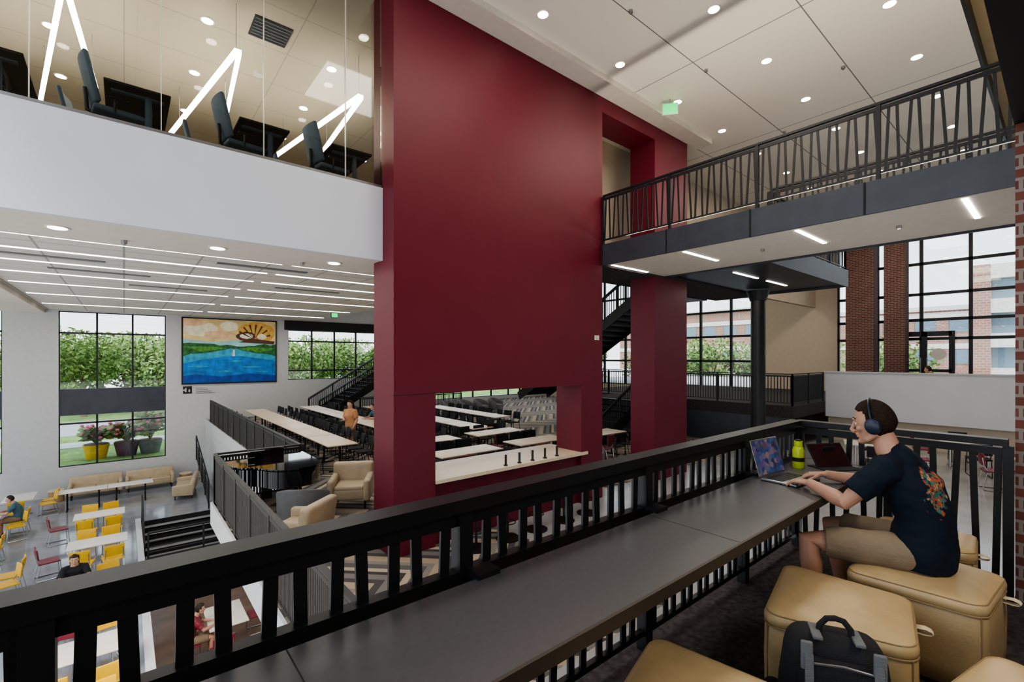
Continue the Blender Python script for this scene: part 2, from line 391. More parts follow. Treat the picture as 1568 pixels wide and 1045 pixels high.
bar=MB(); bar.cyl((0,0,0),(0,0,.02),.2,'black',20); bar.cyl((0,0,.02),(0,0,.7),.02,'black',10); bar.rbox((0,0,.74),(.36,.34,.06),.025,'blackfab'); bar.rbox((0,-.17,.86),(.34,.03,.16),.013,'blackfab'); bar.tube([(.13*math.cos(a*.52),.13*math.sin(a*.52),.28) for a in range(12)],.01,'black',6,closed=True); barm=getmesh(bar,'bar_stool')
for x in(4.3,4.95,5.6,6.3,6.95): inst('bar_stool',barm,(x,6.05,ZB),random.uniform(-.3,.3)); inst('bar_stool',barm,(x+.1,8.0,ZB),math.pi+random.uniform(-.3,.3))
b=MB(); b.box(-.04,.04,-.01,0,-.06,.06,'tablewhite'); b.build('wall_outlet',(3.3,6.53,-.72))
b=MB(); b.box(-.03,.03,-.01,0,-.05,.05,'tablewhite'); b.box(-.11,-.05,-.01,0,-.05,.05,'tablewhite'); b.build('light_switch',(7.85,6.53,2.03))
bx('brick_column',4.52,5.12,-.4,.235,0,3.14,'brick')
# bridge
b=MB(); b.box(8,10.4,-7.95,6.52,3.64,ZD-.02,'soffit'); b.box(8,10.4,-7.95,6.52,ZD-.02,ZD,'carpet')
for x0 in(7.96,10.4): b.box(x0,x0+.04,-7.95,6.52,3.6,ZD,'steel_dark')
for i in range(9):
    y=6.5-i*1.55; b.box(7.94,7.96,y-.01,y+.01,3.6,ZD,'blackflat')
b.build('bridge_walkway',smooth=False)
b=MB(); b.box(10.44,15.7,4.07,6.5,3.66,ZD,'steel_dark'); b.box(11.55,15.7,6.5,7.98,3.66,ZD,'steel_dark'); b.box(10.44,15.7,4.03,4.07,3.6,ZD+.02,'steel_dark'); b.box(15.7,15.74,4.03,7.98,3.6,ZD+.02,'steel_dark')
b.box(13,15.7,8.16,9,3.6,ZD,'steel_dark'); b.build('stair_landing',smooth=False)
b=MB(); b.cyl((14.6,6.0,ZB),(14.6,6.0,3.6),.2,'black',20); b.cyl((14.6,6.0,3.3),(14.6,6.0,3.6),.22,'black',20,r2=.32); b.build('steel_column')

# ---------------------------------------------------------------- railings
def railing(name,p0,p1,h=1.07,sp=.11,post=1.2,tilt=0,pw=.03,pt=.012,rw=.06,rt=.035,m='black',sub=True,base=.1,posts=None,pw_post=.05,mid=None):
    b=MB(); p0=V(p0);p1=V(p1); L=(p1-p0).length; d=(p1-p0)/L; dh=V((d.x,d.y,0)).normalized(); up=V((0,0,1)); nrm=dh.cross(up)
    b.beam(p0+up*(h-rt/2),p1+up*(h-rt/2),rw,rt,m,side=nrm)
    if sub: b.beam(p0+up*(h-.085),p1+up*(h-.085),.03,.05,m,side=nrm)
    b.beam(p0+up*base,p1+up*base,.03,.03,m,side=nrm)
    if mid: b.beam(p0+up*mid,p1+up*mid,.05,.1,m,side=nrm)
    n=int(L/sp); top=h-(.09 if sub else rt)
    for i in range(n):
        c=p0+d*(i+.5)*L/n; t=(tilt if i%2 else -tilt)*(.6+.4*((i*7)%3))
        b.beam(c-dh*t+up*base,c+dh*t+up*top,pw,pt,m,side=dh)
    if posts is None:
        k=max(1,round(L/post)); posts=[L*i/k for i in range(k+1)]
    for a in posts:
        c=p0+d*a; b.beam(c,c+up*(h-rt),pw_post,pw_post,m,side=dh)
    return b.build(name,smooth=False)
railing('guard_railing_near',(-2.6,1.5,0),(4.42,1.5,0),tilt=.010,sp=.098,pw=.04,rw=.1,rt=.05,posts=[.05,1.2,2.45,3.6,4.8,6.0,7.02],pw_post=.06,mid=.74)
railing('guard_railing_near',(4.42,.26,0),(4.42,1.5,0),tilt=.012,sp=.1,pw=.036,rw=.1,rt=.045,posts=[0,.62])
railing('guard_railing_bridge',(8.0,-7.9,ZD),(8.0,6.5,ZD),tilt=.018,sp=.115,post=1.55,pw=.034)
railing('guard_railing_bridge',(10.38,-7.9,ZD),(10.38,4.0,ZD),tilt=.018,sp=.115,post=1.55,pw=.034)
railing('guard_railing_landing',(10.5,4.1,ZD),(15.7,4.1,ZD),tilt=.018,sp=.12)
railing('guard_railing_landing',(15.7,4.1,ZD),(15.7,7.9,ZD),tilt=.018,sp=.12)
railing('guard_railing_dining',(1.44,1.9,ZB),(1.44,11.26,ZB),sp=.055,pw=.034,m='slat')
railing('guard_railing_dining',(1.44,11.26,ZB),(3.09,11.26,ZB),sp=.055,pw=.034,m='slat')
railing('guard_railing_dining',(3.09,11.3,ZB),(3.09,25.6,ZB),sp=.055,pw=.034,m='slat')
railing('guard_railing_entry',(16.85,5.85,0),(16.85,15.9,0),sp=.1,m='black')
railing('guard_railing_entry',(16.85,5.85,0),(19.8,5.85,0),sp=.06,m='black')
railing('guard_railing_far',(9,22.6,ZB),(15,22.6,ZB),sp=.09)
def barrail(name,p0,p1,h=1.07):
    b=MB(); p0=V(p0);p1=V(p1); L=(p1-p0).length; d=(p1-p0)/L; up=V((0,0,1))
    b.beam(p0+up*h,p1+up*h,.05,.04,'black',side=up)
    for i in range(6): z=.12+i*.14; b.beam(p0+up*z,p1+up*z,.025,.02,'black',side=up)
    k=max(1,round(L/1.1))
    for i in range(k+1): b.beam(p0+d*L*i/k,p0+d*L*i/k+up*h,.045,.045,'black',side=d)
    return b.build(name,smooth=False)
barrail('guard_railing_stairwell',(.5,15.9,ZC),(3.0,15.9,ZC))
bx('trim_stairwell_beam',.45,3.04,15.8,16.0,ZC-.35,ZC,'offwhite')
barrail('guard_railing_stairwell',(2.5,21.2,ZC),(2.5,25.2,ZC+1.2))
# ---------------------------------------------------------------- stairs
def stairs(name,start,dirv,n,rise,run,width,tm,sm,rails=(1,1)):
    b=MB(); s0=V(start); d=V(dirv).normalized(); sd=d.cross(V((0,0,1)))
    for i in range(n):
        c=s0+d*(i+.5)*run+V((0,0,rise*(i+1)))
        b.beam(c-sd*width/2-V((0,0,.025)),c+sd*width/2-V((0,0,.025)),run+.02,.05,tm,side=d)
        c2=s0+d*i*run+V((0,0,rise*(i+.5))); b.beam(c2-sd*width/2,c2+sd*width/2,.02,abs(rise),sm,side=d)
    e=s0+d*n*run+V((0,0,rise*n))
    for k in(-1,1):
        b.beam(s0+sd*k*width/2-V((0,0,.1)),e+sd*k*width/2-V((0,0,.1)),.35,.04,sm,side=(0,0,1))
    b.build(name,smooth=False)
    for k,r in zip((-1,1),rails):
        if r: railing('stair_handrail',s0+sd*k*(width/2-.04),e+sd*k*(width/2-.04),h=.95,sp=.12,base=.12,post=1.5)
stairs('staircase_lower',(1.73,21,ZC),(0,-1,0),7,-.17,.3,2.55,'concrete2','blackflat',(0,1))
stairs('staircase_upper',(14.3,9,ZD),(0,1,0),23,-.176,.29,1.7,'steel_dark','black')
stairs('staircase_far',(7.4,24.6,ZB),(1,0,0),17,.172,.29,1.8,'steel_dark','black')
stairs('staircase_entry',(12.6,11.4,ZB),(1,0,0),8,.178,.3,2.0,'steel_dark','black',(1,1))
b=MB(); b.box(15.0,16.8,9.8,13,-.3,0,'carpet'); b.build('floor_stair_landing',smooth=False)

# ---------------------------------------------------------------- near counter
b=MB(); b.box(-3,4.28,.935,1.41,.745,.78,'counter'); b.box(-3,4.29,.925,.937,.735,.782,'counter_edge'); b.box(4.28,4.29,.925,1.41,.735,.782,'counter_edge')
for x in(-1.4,-.15,1.05,2.2,3.4):
    b.box(x-.04,x+.04,1.0,1.47,.69,.745,'black'); b.box(x-.05,x+.05,1.39,1.47,.745,.80,'black')
    b.beam((x,1.46,.35),(x,1.05,.7),.05,.03,'black',side=(1,0,0))
for x in(.35,2.1,): b.box(x-.002,x+.002,.94,1.41,.7803,.7806,'blackflat')
b.build('bar_counter',smooth=False)

# ---------------------------------------------------------------- lights
dl=MB(); dl.cyl((0,0,-.012),(0,0,0),.11,'tablewhite',24); dl.cyl((0,0,-.016),(0,0,-.011),.085,'lightw',24); dlm=getmesh(dl,'recessed_downlight')
for k in range(-3,9):
    for y in(1.9,3.8,5.7):
        inst('recessed_downlight',dlm,(5.43+2.1*k,y,7.4))
for x in(-3.2,-1,1.1,3.2,5.4):
    for y in(9.5,11.4,13.3,15.2): inst('recessed_downlight',dlm,(x,y,7.4))
for x in(-2.6,-.6,1.0,2.6): inst('recessed_downlight',dlm,(x,7.6,3.13))
lin=MB(); lin.box(0,1.32,-.03,.03,-.012,0,'light'); linm=lin.mesh('linear_light')
for y in(-1.1,.87,2.8,4.75,6.45): inst('linear_light',linm,(8.25,y,3.64))
for x,y in((11.3,5.2),(13.2,5.2),(12.9,6.7)): inst('linear_light',linm,(x,y,3.66))
ll=MB()
for i in range(2): ll.box(-2.3+i*5.1,-2.3+i*5.1+4.9,-.025,.025,-.012,0,'light')
llm=ll.mesh('linear_ceiling_light')
for j,y in enumerate((9.4,10.8,12.2,13.7,15.5,17.6,20.5,24)): inst('linear_ceiling_light',llm,(0,y,3.6))
df=MB(); df.box(-.9,.9,-.1,.1,-.012,0,'grayfab'); df.box(-.9,.9,-.01,.01,-.02,0,'metal'); dfm=df.mesh('air_diffuser')
for x,y in((-1.0,10.1),(1.6,10.1),(-.4,14.5),(2.4,11.5),(4.2,14.5),(1,16.5),(4.5,10.1),(-1.2,12.9)): inst('air_diffuser',dfm,(x,y,3.6))
b=MB(); b.box(-.3,.3,-.3,.3,-.02,0,'blackflat')
for i in range(7): b.box(-.28,.28,-.27+i*.09,-.25+i*.09,-.03,-.02,'grayfab')
b.build('ceiling_return_grille',(2.0,9.1,7.4))
zz=MB()
zl=6.6
def strip(a,c):
    zz.beam((*a,zl),(*c,zl),.08,.06,'light',side=(0,0,1))
for ax in(-2.69,-.64,1.41,3.46):
    strip((ax,8.7),(ax-.62,12.9)); strip((ax+.04,8.7),(ax+.24,11.6))
    for q in((ax,8.75),(ax-.5,12.2),(ax+.2,11.2)): zz.cyl((*q,zl),(*q,7.4),.004,'metal',6)
zz.build('zigzag_pendant_light',smooth=False)
b=MB(); b.box(-.17,.17,-.02,.02,-.36,-.1,'tablewhite'); b.box(-.15,.15,-.025,.025,-.34,-.12,'exit'); b.cyl((0,0,-.1),(0,0,0),.01,'metal'); b.build('exit_sign',(9.4,5.75,7.4),math.radians(-50))
b=MB(); b.box(-.15,.15,-.02,.02,-.22,0,'blackflat'); b.box(-.13,.13,-.025,.025,-.2,-.02,'exit'); b.build('exit_sign',(7.2,21,3.6))
sp=MB(); sp.cyl((0,0,-.04),(0,0,0),.035,'metal',10); sp.cyl((0,0,-.06),(0,0,-.04),.02,'metal',8); spm=getmesh(sp,'sprinkler_head')
for p in((6.5,4.7,7.4),(9,4.7,7.4),(11,2.9,7.4),(13,4.7,7.4),(0,7.9,3.13),(2.2,7.9,3.13),(9.2,3.7,3.64),(9.2,1.7,3.64)): inst('sprinkler_head',spm,p)
b=MB(); b.cyl((0,0,-.05),(0,0,0),.09,'tablewhite',20); b.build('smoke_detector',(2.1,10.6,7.4))
def area(name,loc,sx,sy,p,col=(1,.91,.78),rot=(0,0,0)):
    l=bpy.data.lights.new(name,'AREA'); l.shape='RECTANGLE'; l.size=sx; l.size_y=sy; l.energy=p; l.color=col
    o=bpy.data.objects.new(name,l); C.objects.link(o); o.location=loc; o.rotation_euler=rot; return o
for x in(4.5,9.5,15,21): area('ceiling_lamp',(x,4.0,7.3),3,1.5,120)
for x,y in((-4,11),(1.5,11)): area('lounge_lamp',(x,y,7.3),3,2,80,(1,.85,.6))
for x,y in((0,11),(5,11),(0,18),(5,18),(0,24),(5,24)): area('hall_lamp',(x,y,3.5),3,.6,48,(1,.95,.88))
for x,y in((12,15),(20,12),(20,20)): area('ceiling_lamp',(x,y,7.3),3,2,120)
area('bridge_lamp',(9.2,2,3.6),1,3,26); area('bridge_lamp',(13,6,3.55),1.5,1.5,18)
# uplight added on the bridge deck to brighten the ceiling, with invented housing strips
cv=MB(); cv.box(8.06,8.12,-7.5,6.4,ZD,ZD+.03,'metal'); cv.box(10.26,10.32,-7.5,3.9,ZD,ZD+.03,'metal'); cv.build('added_uplight_housing',smooth=False)
area('added_ceiling_uplight',(8.15,.5,ZD+.06),.06,11,150,(1,.9,.74),(math.pi,0,0))
area('lower_floor_fill',(3,8,ZB-.45),1.5,3,45,(1,.8,.6))  # fill lamp added beneath the dining slab to light the lower floor
area('entry_soffit_lamp',(2.2,-1.2,3.1),2.0,.8,45,(1,.9,.78))

# ---------------------------------------------------------------- mural
b=MB(); W,H=4.0,3.1
b.box(-.06,W+.06,.02,.08,-.06,H+.06,'blackflat')
mc={k:mat('mural_'+k,c,.6,var=v,ns=n) for k,c,v,n in(('sky',(.8,.6,.28),.2,1.5),('cloud',(.9,.82,.58),.15,3),('pink',(.8,.52,.3),.2,3),('blue',(.01,.17,.5),.4,3),('cyan',(.03,.33,.5),.3,4),('deep',(.005,.06,.3),.3,4),('green',(.02,.12,.03),.6,6),('lgreen',(.07,.26,.03),.5,6),('shell',(.7,.4,.08),.25,5),('brown',(.1,.035,.015),.3,5),('skyb',(.3,.58,.6),.2,2),('teal',(.02,.3,.25),.2,4))}
def L(pts,m,k): b.poly([(x,.02-.002*k,z) for x,z in pts],mc[m])
L([(0,0),(W,0),(W,H),(0,H)],'sky',1)
def blob(cx,cz,rx,rz,m,k,n=20,j=.1):
    L([(max(0,min(W,cx+rx*math.cos(2*math.pi*i/n)*(1+random.uniform(-j,j)))),max(0,min(H,cz+rz*math.sin(2*math.pi*i/n)*(1+random.uniform(-j,j))))) for i in range(n)],m,k)
blob(.7,2.6,.75,.35,'cloud',2); blob(1.5,2.35,.7,.2,'pink',3); blob(.4,2.95,.6,.2,'pink',3); blob(1.9,2.8,.4,.25,'cloud',2)
L([(0,1.75),(W,1.75),(W,1.95),(2.4,2.12),(1.2,2.0),(0,2.1)],'skyb',4)
top=[(x/16*W,1.78+random.uniform(0,.16)) for x in range(17)]
L([(0,1.4),(W,1.4)]+[(x,z) for x,z in reversed(top)],'green',5)
L([(0,1.42),(.7,1.5),(1.4,1.62),(1.8,1.7),(1.2,1.76),(0,1.75)],'lgreen',6); L([(W,1.4),(3.2,1.5),(2.5,1.62),(2.3,1.7),(3,1.75),(W,1.72)],'lgreen',6)
L([(0,0),(W,0),(W,1.36),(3.0,1.46),(2.35,1.62),(2.2,1.68),(1.95,1.68),(1.6,1.6),(1.0,1.46),(0,1.36)],'cyan',7)
L([(0,0),(W,0),(W,1.05),(3.1,1.2),(2.4,1.3),(1.7,1.28),(.9,1.15),(0,.95)],'blue',8)
L([(0,0),(W,0),(W,.3),(2.8,.42),(1.5,.3),(.5,.42),(0,.35)],'deep',9)
for x,z,w_ in((.6,.8,.5),(2.9,.75,.6),(1.7,.55,.4),(2.2,1.05,.3),(3.4,.5,.3)): L([(x-w_,z),(x,z-.05),(x+w_,z),(x,z+.05)],'cyan',10)
L([(2.03,1.3),(2.13,1.3),(2.12,1.62),(2.05,1.62)],'cloud',10); blob(2.08,1.72,.05,.06,'brown',11)
L([(0,1.3),(.35,1.42),(.8,1.5),(.5,1.58),(.3,1.68),(0,1.72)],'green',10)
L([(W,1.3),(3.6,1.42),(3.3,1.5),(3.6,1.6),(W,1.68)],'green',10)
blob(3.1,2.5,.85,.55,'shell',11,26,.04); blob(2.62,2.3,.42,.24,'brown',12); blob(2.65,2.32,.3,.14,'cloud',13)
for i in range(7):
    a=math.radians(15+i*22); c0=(3.0,2.15)
    e0=(c0[0]+.78*math.cos(a),min(H-.02,c0[1]+.78*math.sin(a))); e1=(c0[0]+.78*math.cos(a+.11),min(H-.02,c0[1]+.78*math.sin(a+.11)))
    L([c0,(min(W-.02,e0[0]),e0[1]),(min(W-.02,e1[0]),e1[1])],'brown',13)
blob(3.35,2.3,.22,.15,'cloud',14); L([(2.3,2.0),(3.9,1.92),(3.95,2.07),(2.9,2.2)],'brown',14)
b.build('mural_painting',(2.15,26.9,.38),smooth=False)
b=MB()
for i in range(5):
    for j in range(5):
        if random.random()<.6 or i in(0,4) and j in(0,4): b.box(i*.07,i*.07+.07,0,.01,j*.07,j*.07+.07,'blackflat')
for i in range(4): b.box(.5,1.3-.15*i,0,.005,.08*i,.08*i+.02,'grayfab')
b.build('mural_label',(2.15,26.98,-.12),smooth=False)

# ---------------------------------------------------------------- furniture meshes
def dining_chair(sm,lm):
    b=MB()
    b.rbox((0,0,.45),(.44,.42,.035),.015,sm,warp=lambda q:(q.x,q.y,q.z-.02*math.cos(q.x*6)))
    b.rbox((0,-.21,.70),(.42,.03,.28),.014,sm,warp=lambda q:(q.x,q.y-.12*(q.z)-.03+.5*q.x*q.x,q.z))
    for s in(-1,1):
        x=s*.2
        b.tube([(x,.2,.44),(x,.23,.02),(x,.2,.012),(x,-.22,.012),(x,-.25,.03),(x,-.17,.43)],.011,lm,6)
        b.tube([(x*.9,-.15,.44),(x*.9,-.22,.55),(x*.9,-.25,.75)],.011,lm,6)
    b.tube([(-.2,-.1,.43),(.2,-.1,.43)],.01,lm,6); b.tube([(-.2,.12,.43),(.2,.12,.43)],.01,lm,6)
    return getmesh(b,'dining_chair')
ch_black=dining_chair('blackfab','black'); ch_yel=dining_chair('yellow','chrome'); ch_red=dining_chair('red','chrome')
def table(w,l,h,tm,lm):
    b=MB(); b.rbox((0,0,h-.015),(w,l,.03),.008,tm)
    for sy in(-1,1):
        y=sy*(l/2-.25)
        b.beam((-w/2+.12,y,.02),(w/2-.12,y,.02),.05,.03,lm,side=(0,1,0)); b.cyl((0,y,.02),(0,y,h-.03),.028,lm,10)
        b.beam((-w/2+.08,y,h-.04),(w/2-.08,y,h-.04),.04,.02,lm,side=(0,1,0))
        for sx in(-1,1): b.cyl((sx*(w/2-.14),y,0),(sx*(w/2-.14),y,.03),.025,lm,8)
    b.beam((0,-l/2+.25,h-.07),(0,l/2-.25,h-.07),.04,.03,lm)
    return getmesh(b,'table')
t_long=table(.8,1.8,.74,'tabletop','black'); t_sm=table(.8,1.25,.74,'tablewhite','chrome')
for ri,rx in enumerate((4.45,6.75,9.05,11.35)):
    for k in range(6):
        y=13.2+k*1.83
        if k<(1 if ri==3 else 0) or k>(5,5,4,3)[ri]: continue
        inst('dining_table',t_long,(rx,y,ZB))
        for s in(-1,1):
            for q in(-.6,0,.6):
                inst('dining_chair',ch_black,(rx+s*(.66+random.uniform(0,.1)),y+q,ZB),(math.pi/2 if s>0 else -math.pi/2)+random.uniform(-.2,.2))
for rx,y in((6.5,9.6),(6.5,11.5),(8.9,9.6),(8.9,11.5),(11.2,9.3)):
    inst('dining_table',t_long,(rx,y,ZB),math.pi/2)
    for q in(-.55,0,.55):
        inst('dining_chair',ch_red if q<0 else ch_black,(rx+q,y-.66,ZB),random.uniform(-.2,.2)); inst('dining_chair',ch_black,(rx+q,y+.66,ZB),math.pi+random.uniform(-.2,.2))
for x,y in((15.4,3.4),(15.6,.2),(17.8,1.8)):
    inst('cafe_table',t_sm,(x,y,ZB),.3)
    for a in range(4): inst('cafe_chair',ch_red if a%2 else ch_black,(x+.95*math.cos(a*1.57+.3),y+.95*math.sin(a*1.57+.3),ZB),a*1.57+.3+math.pi/2)
for x,y in((-.55,8.6),(-.55,11.0),(-.55,14.0),(-.55,17.2),(-.6,20.2)):
    inst('cafe_table',t_sm,(x,y,ZC),math.pi/2)
    inst('cafe_chair',ch_yel,(x+.3,y+.72,ZC),math.pi+.2); inst('cafe_chair',ch_yel,(x-.28,y-.74,ZC),-.2); inst('cafe_chair',ch_yel,(x+.32,y-.76,ZC),.15)
    inst('cafe_chair',ch_yel if y>12 else ch_red,(x-.32,y+.74,ZC),math.pi-.2); inst('cafe_chair',ch_red if y>16 else ch_yel,(x-.98,y+.05,ZC),-math.pi/2+.2)
for x,y in((-3.4,21.8),(-3.6,19),(-2.9,24.4),(-2.9,16.4)):
    inst('cafe_table',t_sm,(x,y,ZC)); inst('cafe_chair',ch_yel,(x+.75,y+.3,ZC),math.pi/2); inst('cafe_chair',ch_yel,(x+.75,y-.3,ZC),math.pi/2+.3); inst('cafe_chair',ch_yel,(x,y-1,ZC),.2); inst('cafe_chair',ch_red,(x-.78,y,ZC),-math.pi/2)
lt_=table(.7,1.4,.74,'tablewhite','black')
for x in(-1.2,.22): inst('long_table',lt_,(x,24.3,ZC),math.pi/2)
for x,y in((1.9,13.2),(2.2,10.4),(1.6,7.8)):
    inst('cafe_table',t_sm,(x,y,ZE))
    inst('cafe_chair',ch_red,(x-.75,y-.3,ZE),-math.pi/2); inst('cafe_chair',ch_red,(x-.2,y-1,ZE),0); inst('cafe_chair',ch_red,(x+.75,y+.2,ZE),math.pi/2)

def armchair(w,m,nm='armchair'):
    b=MB()
    b.rbox((0,.02,.3),(w-.2,.62,.24),.06,m)
    n=max(1,round((w-.2)/.65))
    for i in range(n):
        cw=(w-.24)/n; b.rbox((-(w-.24)/2+cw*(i+.5),.05,.42),(cw-.01,.56,.1),.045,m)
    b.rbox((0,-.3,.5),(w,.18,.66),.07,m,warp=lambda q:(q.x,q.y-.15*q.z,q.z))
    for s in(-1,1): b.rbox((s*(w/2-.06),.02,.38),(.13,.72,.46),.055,m,warp=lambda q:(q.x,q.y,q.z*(1-.25*q.y)))
    for sx in(-1,1):
        for sy in(-1,1): b.cyl((sx*(w/2-.1),sy*.28,0),(sx*(w/2-.1),sy*.28,.18),.02,'black',8)
    return getmesh(b,nm)
ac=armchair(.82,'cream'); sofa=armchair(1.7,'cream',nm='sofa')
inst('lounge_armchair',ac,(3.6,9.5,ZB),math.radians(150)); inst('lounge_armchair',ac,(2.1,7.7,ZB),math.radians(40))
inst('sofa',sofa,(-.9,26.2,ZC),math.pi); inst('sofa',sofa,(.9,26.2,ZC),math.pi); inst('sofa',sofa,(2.0,24.0,ZC),math.radians(80))
st=MB(); st.cyl((0,0,0),(0,0,.42),.24,'wood',24); st.cyl((0,0,.42),(0,0,.46),.25,'tabletop',24); stm=getmesh(st,'side_table')
inst('side_table',stm,(-2.1,26.2,ZC)); inst('side_table',stm,(2.2,26.3,ZC))
def tub():
    b=MB(); b.cyl((0,0,.15),(0,0,.42),.36,'grayfab',28); b.ell((0,0,.42),(.34,.34,.06),'grayfab',24,8)
    N=26; vs=[];fs=[]
    for i in range(N+1):
        a=math.radians(-215+250*i/N); hh=.55+.22*math.sin(math.pi*i/N)
        for r,z in((.36,.12),(.42,.12),(.44,hh),(.42,hh+.03),(.37,hh+.03),(.35,hh)): vs.append((r*math.cos(a),r*math.sin(a),z))
    for i in range(N):
        for k in range(6): fs.append((i*6+k,(i+1)*6+k,(i+1)*6+(k+1)%6,i*6+(k+1)%6))
    fs+= [tuple(range(6)),tuple(N*6+k for k in range(5,-1,-1))]
    b.add(vs,fs,'grayfab')
    for a in range(4): b.cyl((.26*math.cos(a*1.57+.78),.26*math.sin(a*1.57+.78),0),(.26*math.cos(a*1.57+.78),.26*math.sin(a*1.57+.78),.15),.02,'black',8)
    return getmesh(b,'tub_chair')
tb=tub(); inst('tub_chair',tb,(2.45,8.72,ZB),math.radians(-30))
for i in range(4): inst('tub_chair',tb,(13.0+i*1.0,20.6,ZB),math.radians(200))
inst('tub_chair',tb,(12.9,8.0,ZB),2.5); inst('tub_chair',tb,(9.1,7.9,ZB),2.0)
# grand piano
b=MB()
out=[(-.75,-.55),(.75,-.55),(.75,.0),(.72,.3),(.6,.5),(.42,.62),(.3,.8),(.22,1.0),(.05,1.15),(-.2,1.22),(-.45,1.18),(-.66,1.02),(-.75,.8)]
b.prism(out,.62,.93,'piano'); b.prism([(x*1.02,y*1.02 if y>-.3 else y+.1) for x,y in out],.95,.975,'piano')
b.box(-.75,.75,-.78,-.55,.6,.72,'piano'); b.box(-.62,.62,-.76,-.6,.72,.735,'ivory')
for i in range(36):
    if i%7 not in(2,6): x=-.61+i*.034; b.box(x+.02,x+.034,-.69,-.6,.735,.747,'piano')
for s in(-1,1): b.box(s*.69-.06,s*.69+.06,-.78,-.55,.72,.86,'piano')
b.rbox((0,-.35,1.05),(.7,.03,.2),.01,'piano')
for x,y in((-.6,-.45),(.6,-.45),(-.25,.9)): b.tube([(x,y,.62),(x,y,.3),(x,y,.06)],[.07,.05,.04],'piano',12); b.cyl((x,y,0),(x,y,.06),.04,'metal',10)
b.box(-.1,.1,-.35,-.3,.1,.62,'piano')
for x in(-.06,0,.06): b.beam((x,-.32,.06),(x,-.45,.04),.02,.01,'metal')
o=b.build('grand_piano',(2.28,10.42,ZB),math.radians(180)); o.scale=(.98,.98,1.0)
# upper level desks
def desk():
    b=MB(); b.rbox((0,0,.725),(.62,1.2,.03),.008,'blackflat')
    for y in(-.42,.42):
        b.cyl((.1,y,.03),(.1,y,.71),.035,'bluefab',12); b.beam((-.27,y,.02),(.27,y,.02),.07,.035,'bluefab',side=(0,1,0)); b.beam((-.25,y,.695),(.25,y,.695),.06,.02,'bluefab',side=(0,1,0))
    b.beam((.1,-.42,.66),(.1,.42,.66),.06,.03,'black'); b.tube([(.1,-.3,.7),(.14,-.2,.6),(.1,.2,.6),(.05,.3,.7)],.012,'grayfab',6)
    return getmesh(b,'desk')
def office_chair():
    b=MB(); b.rbox((0,0,.48),(.5,.48,.07),.03,'bluefab')
    b.rbox((0,-.27,.83),(.46,.05,.56),.024,'bluefab',warp=lambda q:(q.x*(1-.25*max(0,q.z)),q.y-.22*q.z+.5*q.x*q.x,q.z))
    b.tube([(0,-.1,.45),(0,-.27,.5),(0,-.29,.75)],.025,'black',8); b.cyl((0,0,.1),(0,0,.45),.03,'metal',10)
    for k in range(5):
        a=k*2*math.pi/5; e=(.3*math.cos(a),.3*math.sin(a),.07); b.tube([(0,0,.12),e],[.03,.018],'black',8); b.ell((e[0],e[1],.035),(.03,.03,.035),'blackflat',10,6)
    for s in(-1,1): b.tube([(s*.24,-.05,.46),(s*.27,-.05,.52),(s*.27,-.05,.60)],.015,'black',6); b.rbox((s*.27,-.02,.61),(.06,.22,.03),.012,'black')
    return getmesh(b,'office_chair')
dm=desk(); om=office_chair()
for x in(-1.12,.13,1.48,2.68):
    inst('desk',dm,(x,7.62,ZD)); inst('office_chair',om,(x-.2,7.5,ZD),math.radians(-82)); inst('office_chair',om,(x-.45,8.6,ZD),math.radians(-100))

